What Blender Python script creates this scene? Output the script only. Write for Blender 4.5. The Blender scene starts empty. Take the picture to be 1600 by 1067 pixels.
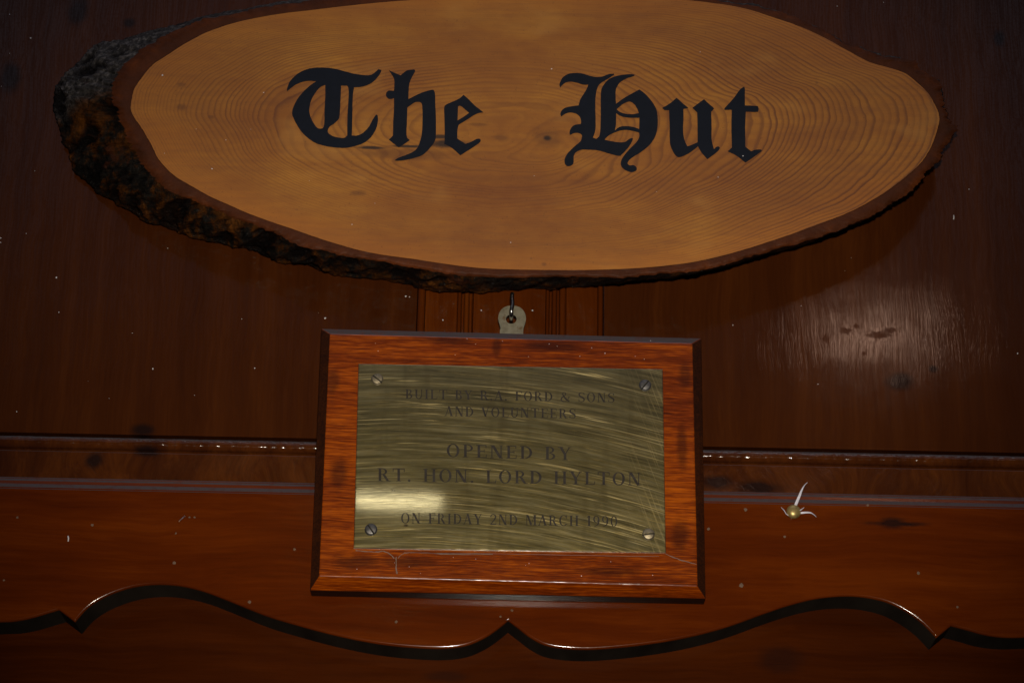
import bpy, bmesh, math, random
from mathutils import Vector, noise as mnoise
R = math.radians
scene = bpy.context.scene
COL = scene.collection
rng = random.Random(7)

# ------------------------------------------------------------------ camera, world, lights, exposure
FPX = 3745.0                     # focal length in pixels of the 1600 px wide photograph
PITCH, ROLL, DIST = R(22.6), R(1.17), 1.25
FW = Vector((0, math.cos(PITCH), math.sin(PITCH)))
_up = Vector((0, -math.sin(PITCH), math.cos(PITCH)))
_rt = Vector((1, 0, 0))
RT = _rt * math.cos(ROLL) + _up * math.sin(ROLL)
UP = -_rt * math.sin(ROLL) + _up * math.cos(ROLL)
CAM = -DIST * FW

def un(u, v, y=0.0):
    """the point at depth y that shows at photo pixel (u, v)"""
    d = FW + RT * ((u - 800.0) / FPX) + UP * ((533.5 - v) / FPX)
    return CAM + d * ((y - CAM.y) / d.y)

cam_data = bpy.data.cameras.new('camera')
cam = bpy.data.objects.new('camera', cam_data); COL.objects.link(cam)
from mathutils import Matrix
m3 = Matrix((RT, UP, -FW)).transposed()
cam.matrix_world = Matrix.Translation(CAM) @ m3.to_4x4()
cam_data.sensor_width = 36.0
cam_data.lens = FPX / 1600.0 * 36.0
cam_data.clip_start = 0.05; cam_data.clip_end = 50
scene.camera = cam

world = bpy.data.worlds.new('World'); scene.world = world; world.use_nodes = True
wn, wl = world.node_tree.nodes, world.node_tree.links
bg = wn['Background']; bg.inputs['Strength'].default_value = 1.0
tc = wn.new('ShaderNodeTexCoord'); sp = wn.new('ShaderNodeSeparateXYZ')
mr = wn.new('ShaderNodeMapRange'); mr.interpolation_type = 'SMOOTHSTEP'
mr.inputs['From Min'].default_value = 0.32; mr.inputs['From Max'].default_value = 0.50
rp = wn.new('ShaderNodeMix'); rp.data_type = 'RGBA'
rp.inputs['A'].default_value = (0.003, 0.002, 0.002, 1)
rp.inputs['B'].default_value = (0.150, 0.145, 0.180, 1)
wl.new(tc.outputs['Generated'], sp.inputs[0]); wl.new(sp.outputs['Z'], mr.inputs['Value'])
wl.new(mr.outputs['Result'], rp.inputs['Factor']); wl.new(rp.outputs['Result'], bg.inputs['Color'])

def aim(o, target):
    o.rotation_euler = (Vector(target) - o.location).to_track_quat('-Z', 'Y').to_euler()

def lamp(name, kind, loc, target, watts, colour, **kw):
    d = bpy.data.lights.new(name, kind); d.energy = watts; d.color = colour
    for k, v in kw.items(): setattr(d, k, v)
    o = bpy.data.objects.new(name, d); COL.objects.link(o)
    o.location = loc; aim(o, target); return o

def mirror_spot(u, v, y, s):
    """where a lamp must stand for its reflection in the wall to show at pixel (u, v)"""
    p = un(u, v, y); d = (CAM - p).normalized()
    return p + Vector((-d.x, d.y, -d.z)) * s, p

lamp('camera_flash', 'SPOT', CAM + UP * 0.085 + RT * 0.01, un(800, 640), 37.0, (1.0, 0.88, 0.72),
     spot_size=R(34), spot_blend=0.95, shadow_soft_size=0.012)
loc, tgt = mirror_spot(1362, 525, 0, 3.0)
lamp('room_lamp', 'AREA', loc, tgt, 0.26, (1.0, 0.60, 0.42), shape='RECTANGLE', size=0.12, size_y=0.065)
loc, tgt = mirror_spot(622, 786, -0.034, 3.0)
lamp('far_lamp', 'AREA', loc, tgt, 0.070, (1.0, 0.84, 0.44), shape='RECTANGLE', size=0.15, size_y=0.022)

lamp('ceiling_light', 'AREA', Vector((0.1, -0.85, 1.7)), (0, 0, 0), 1.6, (0.80, 0.88, 1.0), shape='RECTANGLE', size=0.9, size_y=0.28)
vs = scene.view_settings
vs.view_transform = 'Standard'; vs.look = 'None'; vs.exposure = 0.0; vs.gamma = 1.0; vs.use_curve_mapping = False

# ------------------------------------------------------------------ object helpers
def tag(o, label, cat, group=None):
    o['label'] = label; o['category'] = cat
    if group: o['group'] = group
    return o

def thing(name, label, cat, loc, group=None):
    o = bpy.data.objects.new(name, None); COL.objects.link(o)
    o.empty_display_size = 0.02; o.location = loc
    return tag(o, label, cat, group)

def root_loc(o):
    p = Vector((0, 0, 0))
    while o is not None:
        p += o.location; o = o.parent
    return p

def put(name, me, mat, parent=None, smooth=False):
    """link a mesh whose vertices are world points as a (child) object"""
    o = bpy.data.objects.new(name, me); COL.objects.link(o)
    if parent is not None:
        o.parent = parent; off = root_loc(parent)
    else:
        c = sum((v.co for v in me.vertices), Vector()) / len(me.vertices)
        o.location = c; off = c
    me.transform(Matrix.Translation(-off))
    if mat and not me.materials: me.materials.append(mat)
    if smooth: me.polygons.foreach_set('use_smooth', [True] * len(me.polygons))
    me.update(); return o

def mesh_from(name, verts, faces):
    me = bpy.data.meshes.new(name); me.from_pydata([tuple(v) for v in verts], [], faces)
    bm = bmesh.new(); bm.from_mesh(me); bmesh.ops.recalc_face_normals(bm, faces=bm.faces)
    bm.to_mesh(me); bm.free(); return me

def from_bm(name, bm):
    bmesh.ops.recalc_face_normals(bm, faces=bm.faces)
    me = bpy.data.meshes.new(name); bm.to_mesh(me); bm.free(); return me

def smooth_path(pts, closed=True, steps=7):
    """Catmull-Rom through (x, y[, corner]) points, corners kept sharp"""
    n = len(pts); P = [Vector((p[0], p[1])) for p in pts]; C = [len(p) > 2 for p in pts]
    out = []
    rngs = range(n if closed else n - 1)
    for i in rngs:
        p1, p2 = P[i], P[(i + 1) % n]
        p0 = p1 - (p2 - p1) * 0.5 if C[i] or (not closed and i == 0) else P[i - 1]
        j = (i + 2) % n
        p3 = p2 + (p2 - p1) * 0.5 if C[(i + 1) % n] or (not closed and i == n - 2) else P[j]
        for s in range(steps):
            t = s / steps
            out.append(0.5 * ((2 * p1) + (p2 - p0) * t + (2 * p0 - 5 * p1 + 4 * p2 - p3) * t * t
                              + (3 * p1 - p0 - 3 * p2 + p3) * t ** 3))
    if not closed: out.append(P[-1])
    return out

def filled(name, loops, thick, to_world):
    """2D outlines (first outer, then holes) filled and given thickness, mapped by to_world(x, y, h)"""
    cu = bpy.data.curves.new(name, 'CURVE'); cu.dimensions = '2D'; cu.fill_mode = 'BOTH'; cu.extrude = 0.5
    for lp in loops:
        s = cu.splines.new('POLY'); s.points.add(len(lp) - 1); s.use_cyclic_u = True
        for q, p in zip(s.points, lp): q.co = (p[0], -p[1], 0, 1)
    o = bpy.data.objects.new(name, cu); COL.objects.link(o)
    dg = bpy.context.evaluated_depsgraph_get()
    me = bpy.data.meshes.new_from_object(o.evaluated_get(dg))
    bpy.data.objects.remove(o); bpy.data.curves.remove(cu)
    for v in me.vertices: v.co = to_world(v.co.x, -v.co.y, (v.co.z + 0.5) * thick)
    bm = bmesh.new(); bm.from_mesh(me); bmesh.ops.remove_doubles(bm, verts=bm.verts, dist=1e-7)
    bm.to_mesh(me); bm.free()
    me = from_bm(name, _bm(me)); return me

def _bm(me):
    bm = bmesh.new(); bm.from_mesh(me); return bm

def extrude_x(name, prof, x0, x1, nx=2, ripple=None):
    """(y, z) profile swept along x, closed at the back"""
    V, F = [], []; n = len(prof)
    for i in range(nx):
        x = x0 + (x1 - x0) * i / (nx - 1)
        for k, (y, z) in enumerate(prof):
            dy = ripple(x, k) if ripple else 0
            V.append((x, y + dy, z))
    for i in range(nx - 1):
        for k in range(n - 1):
            a = i * n + k; F.append((a, a + 1, a + n + 1, a + n))
    return mesh_from(name, V, F)

def box(name, x0, x1, y0, y1, z0, z1, bev=0.0):
    bm = bmesh.new(); bmesh.ops.create_cube(bm, size=1)
    for v in bm.verts:
        v.co = Vector((x0 if v.co.x < 0 else x1, y0 if v.co.y < 0 else y1, z0 if v.co.z < 0 else z1))
    if bev: bmesh.ops.bevel(bm, geom=bm.edges[:], offset=bev, segments=3, profile=0.5, affect='EDGES')
    return from_bm(name, bm)

def tube(name, pts, rad, seg=12, caps=True):
    V, F = [], []; pts = [Vector(p) for p in pts]; n = len(pts)
    for i, p in enumerate(pts):
        t = (pts[min(i + 1, n - 1)] - pts[max(i - 1, 0)]).normalized()
        a = t.cross(Vector((1, 0, 0.01))).normalized(); b = t.cross(a)
        r = rad[i] if isinstance(rad, (list, tuple)) else rad
        for k in range(seg):
            w = 2 * math.pi * k / seg; V.append(p + (a * math.cos(w) + b * math.sin(w)) * r)
    for i in range(n - 1):
        for k in range(seg):
            F.append((i * seg + k, i * seg + (k + 1) % seg, (i + 1) * seg + (k + 1) % seg, (i + 1) * seg + k))
    if caps: F += [tuple(range(seg)), tuple(range((n - 1) * seg, n * seg))]
    return mesh_from(name, V, F)

# ------------------------------------------------------------------ material helpers
class NT:
    def __init__(self, name):
        self.m = bpy.data.materials.new(name); self.m.use_nodes = True
        self.t = self.m.node_tree; self.n = self.t.nodes; self.l = self.t.links
        self.b = self.n['Principled BSDF']
        self.pos = self.n.new('ShaderNodeNewGeometry').outputs['Position']
    def set(self, **kw):
        for k, v in kw.items():
            i = self.b.inputs[k.replace('_', ' ')]
            if hasattr(v, 'is_linked'): self.l.new(v, i)
            else: i.default_value = v
    def _in(self, node, idx, v):
        if hasattr(v, 'is_linked'): self.l.new(v, node.inputs[idx])
        else: node.inputs[idx].default_value = v
    def math(self, op, a, b=0.0, c=0.0, clamp=False):
        x = self.n.new('ShaderNodeMath'); x.operation = op; x.use_clamp = clamp
        self._in(x, 0, a); self._in(x, 1, b); self._in(x, 2, c); return x.outputs[0]
    def vmath(self, op, a, b=(0, 0, 0), out=0):
        x = self.n.new('ShaderNodeVectorMath'); x.operation = op
        self._in(x, 0, a); self._in(x, 1, b); return x.outputs[out]
    def noise(self, vec, scale=1.0, detail=4.0, rough=0.6, dist=0.0, color=False):
        x = self.n.new('ShaderNodeTexNoise'); self.l.new(vec, x.inputs['Vector'])
        x.inputs['Scale'].default_value = scale; x.inputs['Detail'].default_value = detail
        x.inputs['Roughness'].default_value = rough; x.inputs['Distortion'].default_value = dist
        return x.outputs['Color' if color else 'Fac']
    def rng(self, v, a, b, c=0.0, d=1.0, smooth=True):
        x = self.n.new('ShaderNodeMapRange')
        if smooth: x.interpolation_type = 'SMOOTHSTEP'
        self.l.new(v, x.inputs['Value'])
        for k, q in zip(('From Min', 'From Max', 'To Min', 'To Max'), (a, b, c, d)): x.inputs[k].default_value = q
        return x.outputs['Result']
    def mix(self, f, a, b, mode='MIX'):
        x = self.n.new('ShaderNodeMix'); x.data_type = 'RGBA'; x.blend_type = mode
        self._in(x, 'Factor', f)
        for k, v in (('A', a), ('B', b)):
            if isinstance(v, tuple) and len(v) == 3: v = v + (1,)
            idx = [i for i, s in enumerate(x.inputs) if s.name == k and s.type == 'RGBA'][0]
            self._in(x, idx, v)
        return [o for o in x.outputs if o.type == 'RGBA'][0]
    def ramp(self, f, stops):
        x = self.n.new('ShaderNodeValToRGB'); self.l.new(f, x.inputs[0]); e = x.color_ramp.elements
        while len(e) < len(stops): e.new(0.5)
        for q, (p, c) in zip(e, stops):
            q.position = p; q.color = tuple(c) + ((1,) if len(c) == 3 else ())
        return x.outputs['Color']
    def bump(self, h, strength=0.3, dist=0.001, normal=None):
        x = self.n.new('ShaderNodeBump'); x.inputs['Strength'].default_value = strength
        x.inputs['Distance'].default_value = dist; self.l.new(h, x.inputs['Height'])
        if normal is not None: self.l.new(normal, x.inputs['Normal'])
        return x.outputs[0]
    def nrm(self):
        g = self.n.new('ShaderNodeNewGeometry'); s = self.n.new('ShaderNodeSeparateXYZ')
        self.l.new(g.outputs['True Normal'], s.inputs[0]); return s.outputs
    def spots(self, knots, wob=0.35, wscale=90):
        """soft mask of knots / stains: (centre, rx, rz)"""
        w = self.vmath('SUBTRACT', self.noise(self.pos, wscale, 3, color=True), (0.5, 0.5, 0.5))
        acc = None
        for c, rx, rz in knots:
            d = self.vmath('MULTIPLY', self.vmath('SUBTRACT', self.pos, tuple(c)), (1 / rx, 0.0, 1 / rz))
            d = self.vmath('ADD', d, self.vmath('MULTIPLY', w, (wob * 2.2,) * 3))
            v = self.rng(self.vmath('LENGTH', d, out=1), 0.35, 1.15, 1.0, 0.0)
            acc = v if acc is None else self.math('MAXIMUM', acc, v)
        return acc

def wood(name, dark, mid, light, axis, knots=(), knot_col=(0.010, 0.006, 0.006), contrast=1.0, coat_rough=0.16,
         coat=1.0, bump=0.25, wave=0.010, seed=0.0, dust=True, fine=1.0, knot_mix=0.85, fr=((60, 3.2), (420, 14), (1500, 60)), wt=(0.55, 0.25, 0.10, 0.35), worn=(), end=False, streak=False):
    """varnished wood, grain along axis 'x' or 'z'"""
    t = NT(name)
    p = t.vmath('ADD', t.pos, (seed, seed * 0.7, seed * 1.3))
    warp = t.vmath('MULTIPLY', t.vmath('SUBTRACT', t.noise(p, 14, 2, color=True), (0.5,) * 3),
                   (wave, wave, 0.0) if axis == 'z' else (0.0, wave, wave))
    q = t.vmath('ADD', p, warp)
    def st(a, b):
        return t.vmath('MULTIPLY', q, (a, a, b) if axis == 'z' else (b, a, a))
    g1 = t.noise(st(*fr[0]), 1, 5, 0.62)
    g2 = t.noise(st(*fr[1]), 1, 4, 0.6)
    g3 = t.noise(st(*fr[2]), 1, 2, 0.5)
    bl = t.noise(st(9, 4), 1, 3, 0.55)
    f = t.math('ADD', t.math('MULTIPLY', g1, wt[0]), t.math('MULTIPLY', g2, wt[1]))
    f = t.math('ADD', f, t.math('MULTIPLY', bl, wt[3])); f = t.math('ADD', f, t.math('MULTIPLY', g3, wt[2]))
    c = sum(wt) / 2; w = 0.24 / contrast
    col = t.ramp(t.rng(f, c - w, c + w, smooth=False), [(0.0, dark), (0.5, mid), (1.0, light)])
    if knots:
        k = t.spots(knots)
        col = t.mix(t.math('MULTIPLY', k, knot_mix), col, knot_col)
    h = t.math('ADD', t.math('MULTIPLY', g2, 0.6), t.math('MULTIPLY', g3, 0.5))
    h2 = t.noise(p, 22, 2, 0.5)
    n1 = t.bump(h2, 0.12, 0.0012)
    n2 = t.bump(h, bump, 0.00022, n1)
    sm = t.noise(p, 55, 4, 0.65)
    cr = t.math('ADD', t.math('MULTIPLY', t.math('SUBTRACT', sm, 0.5), 0.06), coat_rough, clamp=True)
    ct = coat
    if worn:
        wo = t.spots(worn, .9, 420); cr = t.math('ADD', cr, t.math('MULTIPLY', wo, 0.10), clamp=True); ct = t.math('SUBTRACT', coat, t.math('MULTIPLY', wo, 0.20))
    if dust:
        nz = t.nrm()['Z']
        dm = t.math('MULTIPLY', t.rng(nz, 0.25, 0.75), t.rng(t.noise(t.pos, 240, 4), 0.2, 0.55, 0.55, 1.0))
        col = t.mix(dm, col, (0.095, 0.085, 0.094))
        ct = t.math('MULTIPLY', t.math('SUBTRACT', 1.0, dm), coat)
    if streak:      # brush marks in the varnish
        bs = t.math('MULTIPLY', t.rng(t.noise(st(1300, 26), 1, 3, 0.6), 0.40, 0.60, 0.55, 1.0), t.rng(t.noise(t.pos, 700, 3), 0.35, 0.6, 0.70, 1.0))
        ct = t.math('MULTIPLY', ct, bs)
    un_ = t.math('MULTIPLY', t.rng(t.nrm()['Z'], -0.97, -0.80, 0.12, 1.0), t.rng(t.math('ABSOLUTE', t.nrm()['X']), 0.4, 0.6, 1.0, 0.12))          # raw, dark end grain on the undersides of edges
    if end:
        col = t.mix(un_, (0.012, 0.008, 0.006), col); ct = t.math('MULTIPLY', un_, ct)
    t.set(Base_Color=col, Roughness=0.62, Coat_Weight=ct, Coat_Roughness=cr, Coat_IOR=1.5, Normal=n2, Coat_Normal=n2)
    t.b.inputs['Specular IOR Level'].default_value = 0.0
    return t.m

def k(u, v, y, rx, rz):           # a knot given by photo pixel and pixel radii
    return (un(u, v, y), rx / 3000.0, rz / 3000.0)

PEL = -0.022                      # front of the scalloped board
M = {}
M['panel'] = wood('varnished_panel_wood', (0.036, 0.0090, 0.0022), (0.054, 0.0138, 0.0030), (0.080, 0.0215, 0.0042), 'z',
    [k(122, 18, 0, 22, 34), k(16, 122, 0, 22, 34), k(202, 37, 0, 12, 12), k(1407, 596, 0, 26, 18), k(1458, 576, 0, 9, 8),
     k(222, 672, 0, 22, 14), k(1562, 60, 0, 12, 20)], coat_rough=0.085, bump=0.11, contrast=1.2, coat=1.0, streak=True, fr=((75, 2.6), (700, 18), (2200, 50)), worn=[k(1372, 523, 0, 20, 9), k(1390, 516, 0, 12, 6), k(1322, 517, 0, 12, 7), k(1338, 510, 0, 5, 5), k(1350, 552, 0, 4, 5), k(1290, 530, 0, 6, 8)])
M['rail'] = wood('rail_wood', (0.034, 0.0080, 0.0020), (0.058, 0.0145, 0.0030), (0.100, 0.0270, 0.0048), 'z',
    [k(146, 718, -.006, 18, 17), k(228, 704, -.006, 24, 11), k(1120, 752, -.006, 30, 14), k(1185, 760, -.006, 42, 13)],
    coat_rough=0.12, bump=0.4, contrast=1.7, seed=3.1, wave=0.06)
M['scallop'] = wood('scalloped_board_wood', (0.060, 0.0090, 0.0003), (0.098, 0.0158, 0.0005), (0.150, 0.0275, 0.0010), 'x',
    [k(1396, 817, PEL, 24, 11), k(1400, 818, PEL, 55, 5)], coat_rough=0.13, bump=0.15, seed=5.7, contrast=1.5, fr=((75, 6), (420, 14), (1500, 60)))
M['lower'] = wood('lower_panel_wood', (0.028, 0.0052, 0.0003), (0.048, 0.0090, 0.0005), (0.078, 0.0155, 0.0008), 'x',
    [k(1220, 1030, 0, 40, 25), k(700, 1056, 0, 40, 10)], coat_rough=0.13, bump=0.1, seed=8.2, contrast=1.3, knot_mix=0.45)
M['plaque'] = wood('mahogany', (0.030, 0.0034, 0.0002), (0.185, 0.0280, 0.0005), (0.500, 0.1080, 0.0016), 'x',
    [k(776, 545, -.034, 9, 22), k(1150, 900, -.034, 30, 8), k(640, 880, -.034, 50, 9), k(950, 895, -.034, 60, 8), k(1065, 700, -.034, 10, 40), k(1062, 840, -.034, 16, 30), k(1070, 590, -.034, 12, 26), k(520, 600, -.034, 12, 24), k(530, 745, -.034, 16, 30), k(560, 880, -.034, 40, 12), k(860, 545, -.034, 60, 10), k(700, 535, -.034, 50, 8)], knot_col=(0.030, 0.005, 0.0012),
    coat_rough=0.20, bump=0.3, contrast=1.4, seed=1.9, knot_mix=0.6, wave=0.003, end=True, fr=((210, 22), (1150, 45), (2800, 150)), wt=(0.30, 0.44, 0.30, 0.30))

# ------------------------------------------------------------------ panelled wall
XL, XR, ZT, ZB = -0.62, 0.62, 0.42, -0.36
wall = thing('panelled_wall', 'dark varnished pine panelled wall with reeded centre strip behind the sign', 'wall panelling', (0, 0.02, ZB))
zbead1, zbead0 = un(800, 694.5, -.006).z, un(800, 713, -.006).z
zgap = un(800, 691, 0).z
xa, xb = un(651, 485, 0).x, un(944, 485, 0).x
zrail = un(800, 768, -.006).z
put('panel', box('panel', XL, xa, 0, .02, zgap, ZT), M['panel'], wall)
put('panel', box('panel', xb, XR, 0, .02, zgap, ZT), M['panel'], wall)

def reeded():
    """profile across the centre strip: (pixel x, depth)"""
    pr = []
    def add(px, y): pr.append((un(px, 485, 0).x, y))
    def bead(p0, p1, h, base):
        for i in range(9):
            a = math.pi * i / 8; add(p0 + (p1 - p0) * (0.5 - 0.5 * math.cos(a)), base - h * math.sin(a))
    add(651.2, 0.0022); bead(651.8, 664.5, .0030, .0010); add(664.8, .0040); add(666.5, .0040); add(667, -.0004)
    add(714, -.0004); bead(714.5, 721, .0022, .0002); add(722, .0048); add(724, .0048); bead(724.5, 733, .0022, .0010)
    add(734, .0048); add(736, .0048); add(740, -.0008)
    add(852, -.0008); bead(852.5, 858.5, .0018, .0002); add(859.5, .0048); add(861.5, .0048); bead(862, 870, .0022, .0010)
    add(871, .0048); add(873, .0048); bead(873.5, 884, .0024, .0004); add(885.5, -.0004)
    add(928, -.0004); add(929, .0052); add(933, .0052); bead(933.5, 942.5, .0026, .0010); add(943.5, .0022)
    V, F = [], []
    for x, y in pr: V += [(x, y, zgap), (x, y, ZT)]
    for i in range(len(pr) - 1): F.append((2 * i, 2 * i + 1, 2 * i + 3, 2 * i + 2))
    n = len(V); V += [(pr[0][0], .02, zgap), (pr[0][0], .02, ZT), (pr[-1][0], .02, zgap), (pr[-1][0], .02, ZT)]
    F += [(0, 1, n + 1, n), (n - 4 + 2, n - 4 + 3, n + 3, n + 2), (n, n + 1, n + 3, n + 2)]
    return mesh_from('reeded_strip', V, F)
M['reed'] = wood('reeded_strip_wood', (0.045, 0.0085, 0.0010), (0.090, 0.0190, 0.0018), (0.190, 0.0480, 0.0040), 'z', coat_rough=0.12, bump=0.2, seed=4.4)
put('reeded_strip', reeded(), M['reed'], wall)

def bead_ripple(x, kk):
    a = mnoise.noise(Vector((x * 520 + kk * 0.35, kk * 0.26, 1.7))) * 0.55 + mnoise.noise(Vector((x * 800 + kk * 0.3, 5.1, kk * .1))) * 0.35
    env = 0.75 + 0.6 * abs(mnoise.noise(Vector((x * 14, 3.3, 0))))
    return a * 0.00062 * env
prof = [(.012, zgap + .0004), (.006, zgap), (-.0015, zbead1 + .0004)]
rb = (zbead1 - zbead0) / 2; zc = (zbead1 + zbead0) / 2
for i in range(15):
    a = math.pi * (i / 14); prof.append((-.0035 - rb * 0.95 * math.sin(a), zc + rb * math.cos(a)))
prof += [(-.0022, zbead0 - .0006), (-.0022, zbead0 - .0012), (.012, zbead0 - .0014)]
put('bead_moulding', extrude_x('bead_moulding', prof, XL, XR, 1100, lambda x, kk: bead_ripple(x, kk) if 3 <= kk <= 17 else 0), M['rail'], wall, smooth=True)
put('rail', box('rail', XL, XR, -.0045, .012, zrail - .004, zbead0 - .0014, .0005), M['rail'], wall)
put('lower_panel', box('lower_panel', XL, XR, 0.0, .02, ZB, zrail - .004), M['lower'], wall)

# ------------------------------------------------------------------ scalloped board
scal = [(-300, 968), (-230, 962), (-150, 967), (-90, 972), (-40, 973), (0, 971), (22, 970), (48, 965), (72, 958), (92, 952, 1), (117, 971, 1),
    (136, 950), (160, 934), (192, 921), (224, 914), (256, 912.5), (288, 916), (320, 924), (352, 936), (384, 949), (420, 963), (460, 975),
    (500, 986), (542, 996), (590, 1005), (640, 1010.5), (691, 1012.5), (728, 1008), (757, 996), (778, 982), (794, 969, 1), (811, 982),
    (831, 997), (858, 1009), (905, 1014), (955, 1012), (1017, 1005), (1079, 994), (1137, 978.5), (1194, 958), (1233, 945), (1271, 935.5),
    (1309, 931), (1347, 932), (1385, 940), (1416, 955), (1442, 974), (1463, 996, 1), (1486, 977, 1), (1511, 983.5), (1538, 991), (1568, 995),
    (1600, 995), (1650, 992), (1720, 985), (1800, 978), (1900, 985)]
edge = [un(p.x, p.y, PEL) for p in smooth_path(scal, closed=False, steps=5)]
board = thing('scalloped_board', 'reddish brown varnished board with a scalloped lower edge beneath the brass plaque', 'trim board', (0, PEL, edge[len(edge) // 2].z))
ztop = un(800, 779, PEL).z
def scallop_mesh():
    bm = bmesh.new(); n = len(edge); rd = 0.0011
    # rings of the lower edge: front face edge (pulled up by rd), rounded, then the underside back to the wall
    def off(i, d):
        a, b = edge[max(i - 1, 0)], edge[min(i + 1, n - 1)]
        t = (b - a).normalized(); nn = Vector((t.z, 0, -t.x))
        if nn.z > 0: nn = -nn
        return edge[i] - nn * d
    rows = []
    top = [bm.verts.new((edge[i].x, PEL, ztop)) for i in range(n)]; rows.append(top)
    for a in (0, 22, 45, 67, 90):
        aa = R(a); rows.append([bm.verts.new(off(i, rd * (1 - math.sin(aa))) + Vector((0, rd * (1 - math.cos(aa)), 0))) for i in range(n)])
    rows.append([bm.verts.new((edge[i].x, 0.0, edge[i].z)) for i in range(n)])
    for r0, r1 in zip(rows, rows[1:]):
        for i in range(n - 1):
            f = f0 = bm.faces.new((r0[i], r0[i + 1], r1[i + 1], r1[i])); f.smooth = r0 is not top and r1 is not rows[-1]
            if r1 is rows[-1]: f0.material_index = 1
    # stepped, dusty top moulding
    s = [(PEL, ztop)]
    for dy, dz in ((.0006, .0005), (0, .0006), (.0022, .0026), (0.0001, .0016), (.0014, .0015), (.0001, .0004), (.0008, .0007), (.012, .0008)):
        s.append((s[-1][0] + dy, s[-1][1] + dz))
    prev = top
    for y, z in s[1:]:
        cur = [bm.verts.new((edge[i].x, y, z)) for i in range(n)]
        for i in range(n - 1): bm.faces.new((prev[i], prev[i + 1], cur[i + 1], cur[i]))
        prev = cur
    return from_bm('scalloped_board', bm)
def raw_edge():
    t = NT('dark_end_grain'); n = t.noise(t.vmath('MULTIPLY', t.pos, (40, 12, 40)), 1, 3)
    col = t.ramp(n, [(.3, (0.020, 0.016, 0.013)), (.7, (0.046, 0.038, 0.031))])
    t.set(Base_Color=col, Roughness=0.9); t.b.inputs['Specular IOR Level'].default_value = 0.02; return t.m
me_ = scallop_mesh(); me_.materials.append(M['scallop']); me_.materials.append(raw_edge())
put('board', me_, None, board)

# ------------------------------------------------------------------ log slice sign
H = -0.043                        # front face of the slice
inner = [(204,165),(209,142),(219,125),(237,103),(266,84),(300,62),(328,48),(375,34),(437,22),(500,15),(560,8),(640,1),(720,-4),(800,-6),
    (900,-7),(1000,-4),(1080,1),(1150,11),(1206,27),(1257,45),(1319,76),(1358,97),(1392,107),(1420,118),(1448,143),(1462,166),(1468,186),
    (1463,208),(1448,242),(1420,273),(1383,300),(1340,325),(1290,346),(1230,368),(1170,388),(1100,406),(1040,415),(980,420),(912,422),
    (860,422),(800,421),(741,418),(660,407),(577,394),(516,378),(454,357),(392,335),(351,317),(305,295),(268,271),(247,246),(231,216),(216,194),(206,177)]
camb = [(176,150),(176,131),(188,106),(218,83),(258,55),(312,34),(375,19),(437,8),(500,0),(560,-8),(640,-16),(720,-21),(800,-23),(900,-24),
    (1000,-20),(1080,-9),(1150,6),(1206,16),(1262,34),(1307,61),(1330,71),(1375,86),(1428,96),(1432,105),(1462,123),(1474,142),(1479,180),(1488,193),(1494,200),
    (1477,232),(1448,270),(1424,298),(1390,320),(1365,335),(1340,347),(1290,367),(1230,385),(1170,403),(1100,421),(1006,430),(975,434),(925,433),(881,432),(800,434),
    (725,431),(660,421),(586,408),(516,395),(474,385),(412,358),(351,333),(305,315),(262,297),(247,285),(225,262),(206,231),(192,200),(184,175)]
bark_o = [(78,156),(87,131),(103,114),(122,96),(150,76),(175,66),(212,55),(259,42),(312,29),(406,11),(469,1),(560,-8),(640,-12),(720,-14),(800,-14),
    (900,-12),(1000,-6),(1080,4),(1150,20),(1206,32),(1262,50),(1330,90),(1375,108),(1420,122),(1448,150),(1458,180),(1460,205),(1450,240),
    (1436,274),(1412,300),(1365,329),(1340,344),(1290,368),(1230,387),(1170,405),(1100,426),(1037,434),(975,441),(931,447),(856,450),(800,453),(719,455),
    (656,450),(598,436),(536,431),(466,413),(433,408),(371,388),(309,374),(256,357),(214,341),(181,320),(156,306),(131,284),(116,266),(105,237),(94,214),(90,194),(80,172)]
CX, CY, AS = 800.0, 210.0, 3.0
NA = 900
def radial(poly):
    pts = [((p.x - CX) / AS, p.y - CY) for p in smooth_path(poly, steps=6)]
    out = []; n = len(pts)
    for i in range(NA):
        a = 2 * math.pi * i / NA; dx, dy = math.cos(a), math.sin(a); best = 1.0
        for j in range(n):
            (x1, y1), (x2, y2) = pts[j], pts[(j + 1) % n]
            ex, ey = x2 - x1, y2 - y1; den = dx * ey - dy * ex
            if abs(den) < 1e-9: continue
            tt = (x1 * ey - y1 * ex) / den; ss = (x1 * dy - y1 * dx) / den
            if tt > 0 and -1e-6 <= ss <= 1 + 1e-6: best = max(best, tt)
        out.append(best)
    return out
def pix(i, r):
    a = 2 * math.pi * i / NA; return CX + AS * r * math.cos(a), CY + r * math.sin(a)
r_in, r_ca, r_ba = radial(inner), radial(camb), radial(bark_o)
jit = lambda i, f, s: mnoise.noise(Vector((math.cos(2 * math.pi * i / NA) * f, math.sin(2 * math.pi * i / NA) * f, s)))
r_in = [r + 0.7 * jit(i, 8, 1.0) + 0.25 * jit(i, 60, 2.0) for i, r in enumerate(r_in)]
r_ca = [max(r + 2.2 * jit(i, 14, 3.0) + 1.6 * jit(i, 55, 4.0) + 1.2 * jit(i, 140, 4.0), r_in[i] + 2.0) for i, r in enumerate(r_ca)]

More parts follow.
